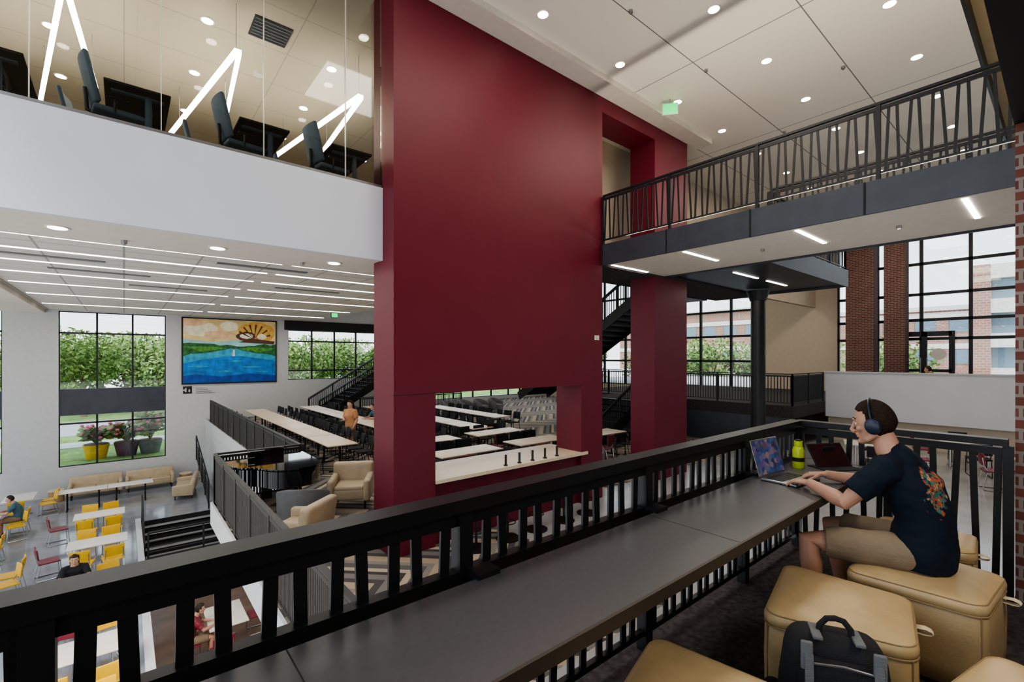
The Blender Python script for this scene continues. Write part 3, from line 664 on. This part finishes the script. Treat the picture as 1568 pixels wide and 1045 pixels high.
# ---------------------------------------------------------------- ottomans
def ottoman(name,loc,rz,w=.54,d=.54,h=.45,taper=.12,tab=None):
    b=MB(); tp=lambda x,y: x*(1+taper*y/d*2)
    R=.07
    def ring(z,g):
        out=[]
        for cx,cy,a0 in((1,1,0),(-1,1,90),(-1,-1,180),(1,-1,270)):
            for k in range(7):
                a=math.radians(a0+k*15); x=cx*(w/2-R)+(R+g)*math.cos(a); y=cy*(d/2-R)+(R+g)*math.sin(a); out.append((tp(x,y),y,z))
        return out
    def loft(rs,m,cap0,cap1):
        n=len(rs[0]); vs=[p for r in rs for p in r]; fs=[]
        for i in range(len(rs)-1):
            for k in range(n): fs.append((i*n+k,i*n+(k+1)%n,(i+1)*n+(k+1)%n,(i+1)*n+k))
        if cap0: fs.append(tuple(range(n-1,-1,-1)))
        if cap1: fs.append(tuple((len(rs)-1)*n+k for k in range(n)))
        b.add(vs,fs,m)
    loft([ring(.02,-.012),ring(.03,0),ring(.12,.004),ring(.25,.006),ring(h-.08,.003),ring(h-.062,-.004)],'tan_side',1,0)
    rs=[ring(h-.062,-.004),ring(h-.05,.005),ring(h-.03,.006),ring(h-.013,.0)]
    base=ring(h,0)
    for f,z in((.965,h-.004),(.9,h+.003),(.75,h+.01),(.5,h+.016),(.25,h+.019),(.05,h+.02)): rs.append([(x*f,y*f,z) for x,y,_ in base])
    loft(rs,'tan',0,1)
    b.tube(ring(h-.062,.002),.0045,'seam',6,closed=True); b.tube([(x*.985,y*.985,z) for x,y,z in ring(h-.008,0)],.0035,'seam',6,closed=True)
    for cx,cy,a in((1,1,45),(-1,1,135),(-1,-1,225),(1,-1,315)):
        a=math.radians(a); x=cx*(w/2-R)+(R+.005)*math.cos(a); y=cy*(d/2-R)+(R+.005)*math.sin(a); b.tube([(tp(x,y),y,.03),(tp(x,y),y,h-.06)],.0035,'seam',6)
        b.cyl((cx*w*.34,cy*d*.34,0),(cx*w*.34,cy*d*.34,.025),.02,'blackflat',8)
    if tab is not None:
        tx,ty,ta=tab; R_=Matrix.Rotation(ta,4,'Z'); sv=b.X; b.X=Matrix.Translation((tx,ty,h-.075))@R_
        b.tube([(-.01,0,.008),(.03,0,.012),(.05,0,.006),(.056,0,-.002),(.05,0,-.01),(.03,0,-.014),(-.01,0,-.012)],[(.022,.002)]*7,'tab',8,side=(0,1,0)); b.X=sv
    return b.build(name,loc,rz,ang=50)
ottoman('ottoman',(2.60,.70,0),math.radians(12),.58,.54,tab=(.1,-.28,-math.pi/2))
ottoman('ottoman',(3.33,.50,0),math.radians(-4),.6,.54,tab=(.12,-.28,-math.pi/2))
ottoman('ottoman',(4.02,.62,0),math.radians(5),.5,.5,tab=(0,-.25,-math.pi/2))
ottoman('ottoman',(1.47,.77,0),math.radians(16),.56,.54)
ottoman('ottoman',(2.26,.0,0),math.radians(-12),.56,.54)

# ---------------------------------------------------------------- backpack
b=MB()
b.rbox((0,0,.25),(.34,.2,.48),.07,'blackfab',warp=lambda q:(q.x*(1-.18*max(0,q.z/.24)),q.y*(1-.25*max(0,q.z/.24)),q.z))
b.rbox((0,-.11,.17),(.28,.09,.26),.035,'blackfab'); b.rbox((0,-.095,.37),(.24,.07,.13),.03,'blackfab')
for s in(-1,1):
    b.rbox((s*.18,0,.15),(.06,.15,.22),.028,'blackfab')
    b.beam((s*.095,-.158,.05),(s*.095,-.13,.46),.025,.006,'grayfab',side=(1,0,0)); b.rbox((s*.095,-.162,.31),(.04,.014,.05),.005,'black')
    b.tube([(s*.08,.1,.44),(s*.09,.17,.38),(s*.1,.18,.22),(s*.13,.12,.06)],[(.03,.008)]*4,'blackfab',8,side=(1,0,0))
    b.rbox((s*.1,-.12,.45),(.035,.016,.09),.005,'grayfab'); b.rbox((s*.06,-.03,.49),(.03,.1,.012),.004,'grayfab')
b.tube([(-.05,-.02,.47),(-.045,-.02,.51),(-.025,-.02,.535),(0,-.02,.54),(.025,-.02,.535),(.045,-.02,.51),(.05,-.02,.47)],.01,'blackfab',8)
b.tube([(-.13,-.15,.285),(0,-.157,.30),(.13,-.15,.285)],.004,'metal',6); b.tube([(-.1,-.128,.43),(0,-.13,.44),(.1,-.128,.43)],.004,'metal',6)
b.box(-.035,.035,-.132,-.1295,.36,.385,'tablewhite')
o=b.build('backpack',(2.08,.58,0),math.radians(-62)); o.scale=(1.1,1.05,1.14)
b=MB(); b.rbox((0,0,.009),(.33,.23,.016),.007,'laptop'); b.box(-.145,.145,-.02,.09,.0172,.0178,'blackflat')
for i in range(12):
    for j in range(4): b.box(-.14+i*.0235,-.14+i*.0235+.019,-.015+j*.026,.005+j*.026,.0178,.0192,'black')
b.box(-.05,.05,-.1,-.035,.0172,.0176,'metal')
R=Matrix.Translation((0,.115,.016))@Matrix.Rotation(math.radians(-16),4,'X'); b.X=R
b.rbox((0,0,.125),(.34,.007,.245),.003,'laptop'); b.box(-.16,.16,-.0048,-.0036,.012,.238,'screen'); b.X=Matrix()
b.build('laptop',(3.42,1.2,.78),math.radians(-6))
b=MB(); b.tube([(0,0,0),(0,0,.01),(0,0,.13),(0,0,.155),(0,0,.165)],[.036,.039,.039,.032,.022],'green',20); b.cyl((0,0,.165),(0,0,.2),.028,'green',16); b.cyl((0,0,.2),(0,0,.21),.02,'blackflat',12); b.cyl((0,0,.05),(0,0,.08),.0395,'blackflat',20)
b.build('water_bottle',(3.86,1.3,.78))
b=MB(); R=Matrix.Rotation(math.radians(-35),4,'X'); b.X=R; b.rbox((0,0,.1),(.3,.008,.2),.003,'blackfab'); b.box(-.14,.14,-.0055,-.0042,.01,.19,'darkred'); b.X=Matrix(); b.rbox((0,.0,.004),(.3,.2,.006),.002,'blackfab')
b.beam((0,.05,.15),(0,.13,.0),.1,.005,'blackfab',side=(1,0,0)); b.build('tablet_with_case',(4.06,1.12,.78),math.radians(-30))
b=MB(); b.box(-.05,.05,-.03,.03,0,.002,'tablewhite'); b.box(-.045,.0,-.02,.02,.002,.0022,'grayfab'); b.build('paper_card',(2.25,1.2,.002),.4,smooth=False)

# ---------------------------------------------------------------- people
def remesh(mb,name,vox,it,fmat=None,mats=None,wr=0):
    o=mb.build(name+'_t',smooth=False); r=o.modifiers.new('r','REMESH'); r.mode='VOXEL'; r.voxel_size=vox
    s=o.modifiers.new('s','SMOOTH'); s.iterations=it; s.factor=.5
    if wr:
        t=bpy.data.textures.new(name+'_folds','CLOUDS'); t.noise_scale=.09; t.noise_depth=1
        d=o.modifiers.new('d','DISPLACE'); d.texture=t; d.texture_coords='LOCAL'; d.strength=wr; d.mid_level=.5
    dg=bpy.context.evaluated_depsgraph_get(); me=bpy.data.meshes.new_from_object(o.evaluated_get(dg))
    bpy.data.objects.remove(o); me.name=name; me.materials.clear()
    for m in mats: me.materials.append(M[m])
    idx=[(fmat(p.center) if fmat else 0) for p in me.polygons]
    me.polygons.foreach_set('material_index',idx); me.shade_smooth()
    n=bpy.data.objects.new(name,me); C.objects.link(n); return n
def hand(b,w,d,nrm,thumb,curl=.35,k=1.0):
    w=V(w); d=V(d).normalized(); nrm=V(nrm); nrm=(nrm-d*nrm.dot(d)).normalized(); s=d.cross(nrm).normalized()
    if s.dot(V(thumb))<0: s=-s
    b.tube([w-d*.02,w+d*.02*k,w+d*.055*k,w+d*.09*k],[(.027*k,.02*k),(.033*k,.016*k),(.041*k,.015*k),(.038*k,.012*k)],'skin',14,side=s)
    for i,(o,l) in enumerate(((.032,.070),(.0105,.08),(-.011,.074),(-.032,.058))):
        p=w+d*.08*k+s*o*k; a=.12+.03*i; pts=[p]; sd=(d+s*o*4).normalized()
        for q,f in enumerate((.45,.3,.25)):
            a+=curl*(1 if q else .6); p=p+(sd*math.cos(a)+nrm*math.sin(a))*l*f*k; pts.append(p)
        b.tube(pts,[.0092*k,.0085*k,.0078*k,.0065*k],'skin',8)
    p=w+d*.025*k+s*.025*k
    b.tube([p,p+(s*.7+d*.6+nrm*.2)*.032*k,p+(s*.9+d*1.3+nrm*.45)*.036*k,p+(s*.85+d*2.0+nrm*.7)*.036*k],[.014*k,.012*k,.0095*k,.0075*k],'skin',8)
def head_warp(u,p):
    p=p.copy()
    if u.z<0: p.x*=1-.26*(-u.z)**1.2
    if u.z<-.1 and u.y<0: p.y*=1-.36*min(1,(-u.z-.1)*1.4)
    if u.y>.5: p.y-=.010*(u.y-.5)/.5
    if u.z<-.45 and u.y>0: p.y+=.030*min(1,(-u.z-.45)/.35)*min(1,u.y*3+.2)
    return p
def figure(name,J,cfg,loc):
    vox=cfg.get('vox',.006)
    emp=bpy.data.objects.new(name,None); C.objects.link(emp); emp.location=loc; emp.empty_display_size=.2
    inv=Matrix.Translation(-V(loc))
    f=V(cfg['fwd']).normalized(); rt=f.cross(V((0,0,1))).normalized()
    k=cfg.get('k',1.0); P=J; b=MB()
    pel,wai,che,sho,neck,hd=[V(P[x]) for x in('pelvis','waist','chest','shoulders','neck','head')]
    lookf=V(cfg.get('look',cfg['fwd'])).normalized(); hr=lookf.cross(V((0,0,1))).normalized(); hu=hr.cross(lookf).normalized()
    R=Matrix((hr,lookf,hu)).transposed()
    H=lambda x,y,z: hd+R@V((x*k,y*k,z*k))
    tor=[(pel-V((0,0,.07)),(.15,.10)),(pel,(.165,.115)),(wai,(.14,.095)),(che,(.165,.115)),(sho-V((0,0,.03)),(.17,.10)),(sho+V((0,0,.02)),(.10,.07)),(neck,(.061,.061)),(H(0,-.026,-.09),(.053,.055)),(H(0,-.015,-.03),(.05,.05))]
    b.tube([p for p,_ in tor],[(a*k,c*k) for _,(a,c) in tor],'skin',20,side=rt)
    b.ell(hd,(.074*k,.096*k,.118*k),'skin',32,24,R=R,warp=head_warp)
    b.tube([H(0,.083,.025),H(0,.096,.0),H(0,.111,-.026),H(0,.106,-.036),H(0,.085,-.04)],[.007*k,.009*k,.0115*k,.0115*k,.01*k],'skin',10)
    for s in(-1,1):
        b.ell(H(s*.011,.096,-.033),(.008*k,.009*k,.007*k),'skin',8,6); b.ell(H(s*.076,-.005,-.01),(.008*k,.018*k,.03*k),'skin',10,8,R=R)
        b.ell(H(s*.028,.081,.034),(.022*k,.010*k,.007*k),'skin',10,6,R=R); b.ell(H(s*.042,.062,-.02),(.02*k,.02*k,.018*k),'skin',10,6,R=R)
    b.ell(H(0,.089,-.056),(.021*k,.009*k,.0055*k),'skin',12,8,R=R); b.ell(H(0,.088,-.0665),(.019*k,.009*k,.006*k),'skin',12,8,R=R); b.ell(H(0,.082,-.094),(.022*k,.016*k,.015*k),'skin',12,8,R=R)
    b.tube([H(-.055,-.01,-.06),H(-.045,.04,-.085),H(0,.075,-.1),H(.045,.04,-.085),H(.055,-.01,-.06)],[.014*k,.015*k,.015*k,.015*k,.014*k],'skin',10)
    for s in('L','R'):
        sh,el,wr,hp,kn,an,to=[V(P[x+s]) for x in('sh','el','wr','hip','kn','an','toe')]
        b.tube([sh.lerp(sho,.35),sh,sh.lerp(el,.35),sh.lerp(el,.8),el,el.lerp(wr,.25),el.lerp(wr,.75),wr],[.052*k,.055*k,.048*k,.041*k,.039*k,.043*k,.031*k,.026*k],'skin',14)
        hand(b,wr,V(P['hd'+s]),V(P.get('hn'+s,(0,0,-1))),V(P['th'+s]),cfg.get('curl',.35),k)
        b.tube([hp+(hp-kn).normalized()*.03,hp,hp.lerp(kn,.4),hp.lerp(kn,.85),kn,kn.lerp(an,.3),kn.lerp(an,.75),an],[.085*k,.092*k,.078*k,.058*k,.056*k,.056*k,.037*k,.034*k],'skin',16)
        b.tube([an-V((0,0,.01)),an.lerp(to,.4)-V((0,0,.03)),to],[.036*k,.036*k,.026*k],'skin',10)
    Ri=R.transposed()
    def fm(c):
        q=Ri@(c-hd)/k; return 1 if q.y>.0905 and -.0735<q.z<-.0505 and abs(q.x)<.019 else 0
    parts=[remesh(b,'body',vox,3,fm,['skin','lip'])]
    e=MB()
    for s in(-1,1):
        e.ell(H(s*.03,.0725,.008),(.0125*k,.0125*k,.0095*k),'eye',14,10,R=R); e.ell(H(s*.03,.0815,.007),(.0055*k,.0055*k,.0055*k),'iris',10,6)
        e.tube([H(s*.014,.085,.034),H(s*.03,.083,.041),H(s*.047,.070,.037)],[.003*k,.0045*k,.003*k],cfg['hair'],6)
    parts.append(e.build('eyes'))
    h=MB(); low=cfg.get('hairlow',-.62)
    def keep(u,sc):
        if u.y>.25: return u.z>.55+.22*(u.y-.25)
        if u.y>-.12: return u.z>(.05 if sc<1.06 else .3)
        return u.z>(low if sc<1.06 else low+.25)
    for sc in(1.03,1.055,1.085): h.ell(hd+R@V((0,-.003,.003)),(.074*k*sc,.096*k*sc,.118*k*sc*(1.0 if sc<1.06 else 1.02)),cfg['hair'],56,40,R=R,warp=head_warp,keep=lambda u:keep(u,sc))
    if cfg.get('long'): h.tube([H(0,-.06,.06),H(0,-.09,-.04),H(0,-.1,-.16),H(0,-.09,-.26)],[(.08*k,.04*k),(.085*k,.045*k),(.075*k,.035*k),(.04*k,.02*k)],cfg['hair'],14,side=hr)
    parts.append(h.build('hair'))
    t=MB()
    tt=[(pel-V((0,0,.075)),(.178,.135)),(pel,(.186,.142)),(wai-V((0,0,.05)),(.176,.132)),(wai+V((0,0,.04)),(.165,.122)),(che,(.184,.132)),(sho-V((0,0,.04)),(.186,.115)),(sho+V((0,0,.02)),(.12,.085)),(neck-V((0,0,.012)),(.07,.07))]
    t.tube([p for p,_ in tt],[(a*k,c*k) for _,(a,c) in tt],'navy',28,side=rt)
    for s in('L','R'):
        sh,el=V(P['sh'+s]),V(P['el'+s]); L1=cfg.get('sleeve',.74)
        t.tube([sh.lerp(sho,.45),sh,sh.lerp(el,.3),sh.lerp(el,L1)],[.066*k,.072*k,.068*k,.068*k],'navy',16)
    parts.append(remesh(t,'shirt',max(vox,.007),4,None,[cfg['shirt']],wr=.022))
    p_=MB(); p_.tube([pel-V((0,0,.085)),pel-V((0,0,.03)),pel+V((0,0,.08))],[(.16*k,.115*k),(.178*k,.128*k),(.16*k,.11*k)],'khaki',20,side=rt)
    for s in('L','R'):
        hp,kn,an=[V(P[x+s]) for x in('hip','kn','an')]
        if cfg.get('short',True): p_.tube([hp+(hp-kn).normalized()*.05,hp,hp.lerp(kn,.5),hp.lerp(kn,.82)],[.09*k,.1*k,.092*k,.082*k],'khaki',18)
        else: p_.tube([hp,hp.lerp(kn,.5),kn,kn.lerp(an,.5),an],[.105*k,.09*k,.068*k,.055*k,.05*k],'khaki',16)
    parts.append(remesh(p_,'shorts' if cfg.get('short',True) else 'trousers',max(vox,.007),4,None,[cfg['pants']],wr=.012))
    sh_=MB()
    for s in('L','R'):
        an,to=V(P['an'+s]),V(P['toe'+s]); dd=(to-an); dd.z=0; dd.normalize(); base=V((an.x,an.y,an.z-.1*k)); z=V((0,0,1)); sd=dd.cross(z)
        sh_.tube([base-dd*.06+z*.045,base-dd*.02+z*.055,base+dd*.06+z*.05,base+dd*.13+z*.04,base+dd*.19+z*.03],[(.034,.035),(.038,.045),(.042,.04),(.046,.03),(.03,.018)],'shoe',14,side=sd)
        sh_.tube([base-dd*.07+z*.01,base+dd*.05+z*.01,base+dd*.13+z*.01,base+dd*.2+z*.01],[(.034,.011),(.038,.011),(.046,.011),(.03,.011)],'sole',14,side=sd)
    parts.append(sh_.build('shoes'))
    if cfg.get('phones'):
        q=MB(); pts=[]
        for i in range(21):
            a=math.pi*i/20; pts.append(H(.088*math.cos(a),-.008,-.005+.136*math.sin(a)))
        q.tube(pts,[(.007,.015)]*21,'hp',10,side=lookf)
        for s in(-1,1):
            q.tube([H(s*.076,-.008,-.012),H(s*.092,-.008,-.012)],[(.046*k,.038*k)]*2,'hpc',28,side=hu); q.tube([H(s*.092,-.008,-.012),H(s*.108,-.008,-.012),H(s*.113,-.008,-.012)],[(.044*k,.037*k),(.041*k,.034*k),(.033*k,.027*k)],'hp',28,side=hu)
        parts.append(q.build('headphones'))
    for o in parts: o.parent=emp; o.matrix_parent_inverse=inv
    return emp
cx=3.36
J=dict(pelvis=(cx,.52,.55),waist=(cx,.515,.70),chest=(cx,.565,.88),shoulders=(cx,.625,1.01),neck=(cx,.672,1.08),head=(cx,.735,1.22),
 shL=(cx-.19,.645,.995),shR=(cx+.19,.645,.995),elL=(3.06,.80,.80),elR=(3.66,.82,.80),wrL=(3.24,1.03,.83),wrR=(3.56,1.04,.83),
 hdL=(.35,1,-.12),hdR=(-.35,1,-.12),thL=(1,0,0),thR=(-1,0,0),
 hipL=(cx-.1,.56,.54),hipR=(cx+.1,.56,.54),knL=(3.14,1.0,.52),knR=(3.56,1.0,.52),anL=(3.1,.95,.1),anR=(3.58,.95,.1),toeL=(3.08,1.1,.04),toeR=(3.6,1.1,.04))
figure('seated_man',J,dict(fwd=(0,1,0),look=(-.05,1,-.22),hair='hair',shirt='navy',pants='khaki',phones=True,vox=.0038,k=1.04,curl=.3),(cx,.53,.45))
def shifted(J,off,rz=0):
    R=Matrix.Rotation(rz,3,'Z'); o={}
    for k,v in J.items():
        v=V(v); o[k]= R@v if k[:2] in('hd','hn') or k in('thL','thR') else R@v+V(off)
    return o
SJ=dict(pelvis=(0,0,.56),waist=(0,0,.70),chest=(0,.05,.87),shoulders=(0,.1,1.0),neck=(0,.13,1.07),head=(0,.2,1.19),shL=(-.18,.1,.98),shR=(.18,.1,.98),elL=(-.25,.25,.78),elR=(.25,.25,.78),wrL=(-.12,.46,.79),wrR=(.12,.46,.79),hdL=(.4,1,0),hdR=(-.4,1,0),thL=(1,0,0),thR=(-1,0,0),hipL=(-.1,0,.54),hipR=(.1,0,.54),knL=(-.13,.43,.52),knR=(.13,.43,.52),anL=(-.13,.4,.1),anR=(.13,.4,.1),toeL=(-.13,.55,.04),toeR=(.13,.55,.04))
TJ=dict(pelvis=(0,0,.92),waist=(0,0,1.06),chest=(0,.01,1.22),shoulders=(0,0,1.36),neck=(0,.01,1.43),head=(0,.03,1.56),shL=(-.18,0,1.34),shR=(.18,0,1.34),elL=(-.23,-.02,1.06),elR=(.22,.03,1.06),wrL=(-.2,.1,.86),wrR=(.08,.22,1.08),hdL=(0,.3,-1),hdR=(-.6,.5,.2),hnL=(1,0,0),thL=(0,1,0),thR=(0,0,1),hipL=(-.09,0,.9),hipR=(.09,0,.9),knL=(-.1,.05,.5),knR=(.1,-.02,.5),anL=(-.1,.02,.1),anR=(.11,-.1,.1),toeL=(-.1,.17,.04),toeR=(.12,.05,.04))
def fig2(name,base,loc,rz,**kw):
    R=Matrix.Rotation(rz,3,'Z'); f=R@V((0,1,0)); c=dict(fwd=f,look=f+V((0,0,-.2)),hair='hairdk',shirt='teal',pants='khaki',vox=.009); c.update(kw)
    return figure(name,shifted(base,loc,rz),c,loc)
fig2('standing_woman',TJ,(5.55,14.7,ZB),math.radians(120),shirt='orange',long=True,hair='hair')
fig2('seated_student',SJ,(-.87,14.74,ZC),math.pi,shirt='blackfab',long=True)
fig2('seated_student',SJ,(-2.65,22.1,ZC),math.pi/2,shirt='teal')
fig2('seated_student',SJ,(-2.85,19.3,ZC),math.pi/2,shirt='grayshirt')
fig2('seated_student',SJ,(1.15,12.9,ZE),-math.pi/2,shirt='red')
fig2('seated_student',SJ,(2.95,10.6,ZE),math.pi/2,shirt='orange',long=True)
fig2('seated_student',SJ,(7.41,16.86,ZB),math.pi/2,shirt='teal',long=True)
fig2('seated_visitor',SJ,(21.6,3.0,0),0,shirt='teal')
inst('cafe_chair',ch_black,(21.6,2.95,0),0); inst('cafe_table',t_sm,(21.6,3.65,0),math.pi/2)

# ---------------------------------------------------------------- outdoors
bx('ground_lawn',-40,60,27.4,90,-3.3,-3.1,'grass')
bx('road',-40,60,38,46,-3.1,-3.05,'asphalt'); bx('sidewalk',-40,42,33,35,-3.1,-3.06,'walk')
bx('ground_plaza',26.4,90,-60,27.4,-.5,-.2,'walk')
def tree(seed,h,r,n=3200):
    random.seed(seed); b=MB(); b.tube([(0,0,0),(.1,0,h*.3),(0,.1,h*.55)],[.25,.18,.1],'trunk',8)
    bl=[(random.uniform(-r,r)*.7,random.uniform(-r,r)*.7,h*random.uniform(.25,.92),r*random.uniform(.3,.55)) for _ in range(13)]
    for x,y,z,q in bl[:6]: b.tube([(0,0,h*.35),(x*.6,y*.6,z*.9),(x,y,z)],[.09,.05,.02],'trunk',6)
    for i in range(n):
        x,y,z,q=random.choice(bl); u=V((random.gauss(0,1),random.gauss(0,1),random.gauss(0,1))).normalized()*q*random.uniform(.7,1.1)
        c=V((x,y,z))+u; a=V((random.gauss(0,1),random.gauss(0,1),random.gauss(0,1))).normalized(); e=a.orthogonal().normalized(); s=.13+.1*random.random()
        b.poly([c-a*s,c+e*s*.5,c+a*s,c-e*s*.5],'leaf2' if random.random()<.35+.5*(u.z>0) else 'leaf')
    return b.mesh('tree')
tr=[tree(i,5.8+.9*i,3.2) for i in range(3)]
random.seed(3)
for i in range(30):
    inst('tree',tr[random.randrange(3)],(-24+i*1.9+random.uniform(-.8,.8),53+random.uniform(-3,9),-3.3+random.uniform(-.3,0)),random.uniform(0,6))
for i in range(6): inst('tree',tr[i%3],(46+random.uniform(-3,4),18+i*5,-3.6),i)
inst('tree',tr[0],(46,9,-3.4),1.0)
def plant(n,r,h,pm,seed):
    random.seed(seed); b=MB(); b.tube([(0,0,0),(0,0,.5)],[.28,.38],pm,20); b.cyl((0,0,.48),(0,0,.52),.35,'trunk',16)
    for i in range(n):
        a=random.uniform(0,6.28); q=r*random.uniform(.2,1); t=V((q*math.cos(a),q*math.sin(a),.5+h*random.uniform(.3,1)))
        if i%5==0: b.tube([(0,0,.5),t*.6+V((0,0,.3)),t],[.01,.008,.005],'leaf',5)
        s=.1+.08*random.random(); d=V((math.cos(a),math.sin(a),random.uniform(-.5,.4))).normalized(); e=d.orthogonal().normalized()
        b.poly([t-d*s,t-d*s*.2+e*s*.5,t+d*s,t-d*s*.2-e*s*.5],'leaf2' if i%3 else 'leaf')
        if i%8==0: b.ell(t+V((0,0,.08)),(.06,.06,.05),'flower',8,5)
    return b.build('potted_plant')
for i,(x,pm,r,h) in enumerate(((-1.0,'yellow',.45,.6),(.1,'purple',.6,.7),(1.0,'grayfab',.5,1.1))):
    o=plant(240,r,h,pm,i+5); o.location=(x,29.2,-3.1); o.scale=(1.3,1.3,1.3)
def building(name,x0,x1,y0,y1,z0,z1):
    b=MB(); b.box(x0,x1,y0,y1,z0,z1,'brick_far'); z=z0+1.2
    while z<z1-2:
        b.box(x0-.1,x0,y0,y1,z+1.7,z+2.3,'concretew')
        y=y0+1
        while y<y1-2: b.box(x0-.06,x0,y,y+1.8,z,z+1.6,'dglass'); y+=3
        z+=3.6
    b.box(x0-.3,x1,y0-.3,y1+.3,z1,z1+.5,'concretew'); b.build(name,smooth=False)
building('brick_building',72,82,6,20,-.3,7.0); building('brick_building',66,80,26,50,-.3,8)
b=MB()
for i in range(4): b.box(52,62,-30,4.6,-.3+i*2.7,.8+i*2.7,'concretew'); b.box(52.5,61,-30,4.2,.8+i*2.7,2.4+i*2.7,'dglass') if i<3 else None
for j in range(9): b.box(51.8,52.5,-28+j*4.0,-27+j*4.0,-.3,8.9,'brick_far')
b.build('parking_garage',smooth=False)

# ---------------------------------------------------------------- world, sun, camera
w=bpy.data.worlds.new('overcast'); bpy.context.scene.world=w; w.use_nodes=True; nt=w.node_tree
bg=nt.nodes['Background']; tc=nt.nodes.new('ShaderNodeTexCoord'); sp_=nt.nodes.new('ShaderNodeSeparateXYZ'); r=nt.nodes.new('ShaderNodeValToRGB')
nt.links.new(tc.outputs['Generated'],sp_.inputs[0]); nt.links.new(sp_.outputs['Z'],r.inputs['Fac']); nt.links.new(r.outputs['Color'],bg.inputs['Color'])
r.color_ramp.elements[0].color=(.92,.95,.97,1); r.color_ramp.elements[1].color=(.6,.72,.88,1); r.color_ramp.elements[1].position=.6
bg.inputs['Strength'].default_value=2.2
s=bpy.data.lights.new('sun','SUN'); s.energy=3.2; s.angle=.3; s.color=(1,.95,.88); so=bpy.data.objects.new('sun',s); C.objects.link(so); so.rotation_euler=(math.radians(35),math.radians(-25),0)
cam=bpy.data.cameras.new('camera'); co=bpy.data.objects.new('camera',cam); C.objects.link(co)
co.location=(0,0,1.6); co.rotation_euler=(math.radians(90),0,math.radians(-39.8)); cam.lens=16.37; cam.sensor_width=36; cam.shift_y=.0163; cam.clip_start=.05; cam.clip_end=400
bpy.context.scene.camera=co
try:
    bpy.context.scene.view_settings.look='AgX - Medium High Contrast'
    bpy.context.scene.view_settings.exposure=.22
except Exception: pass
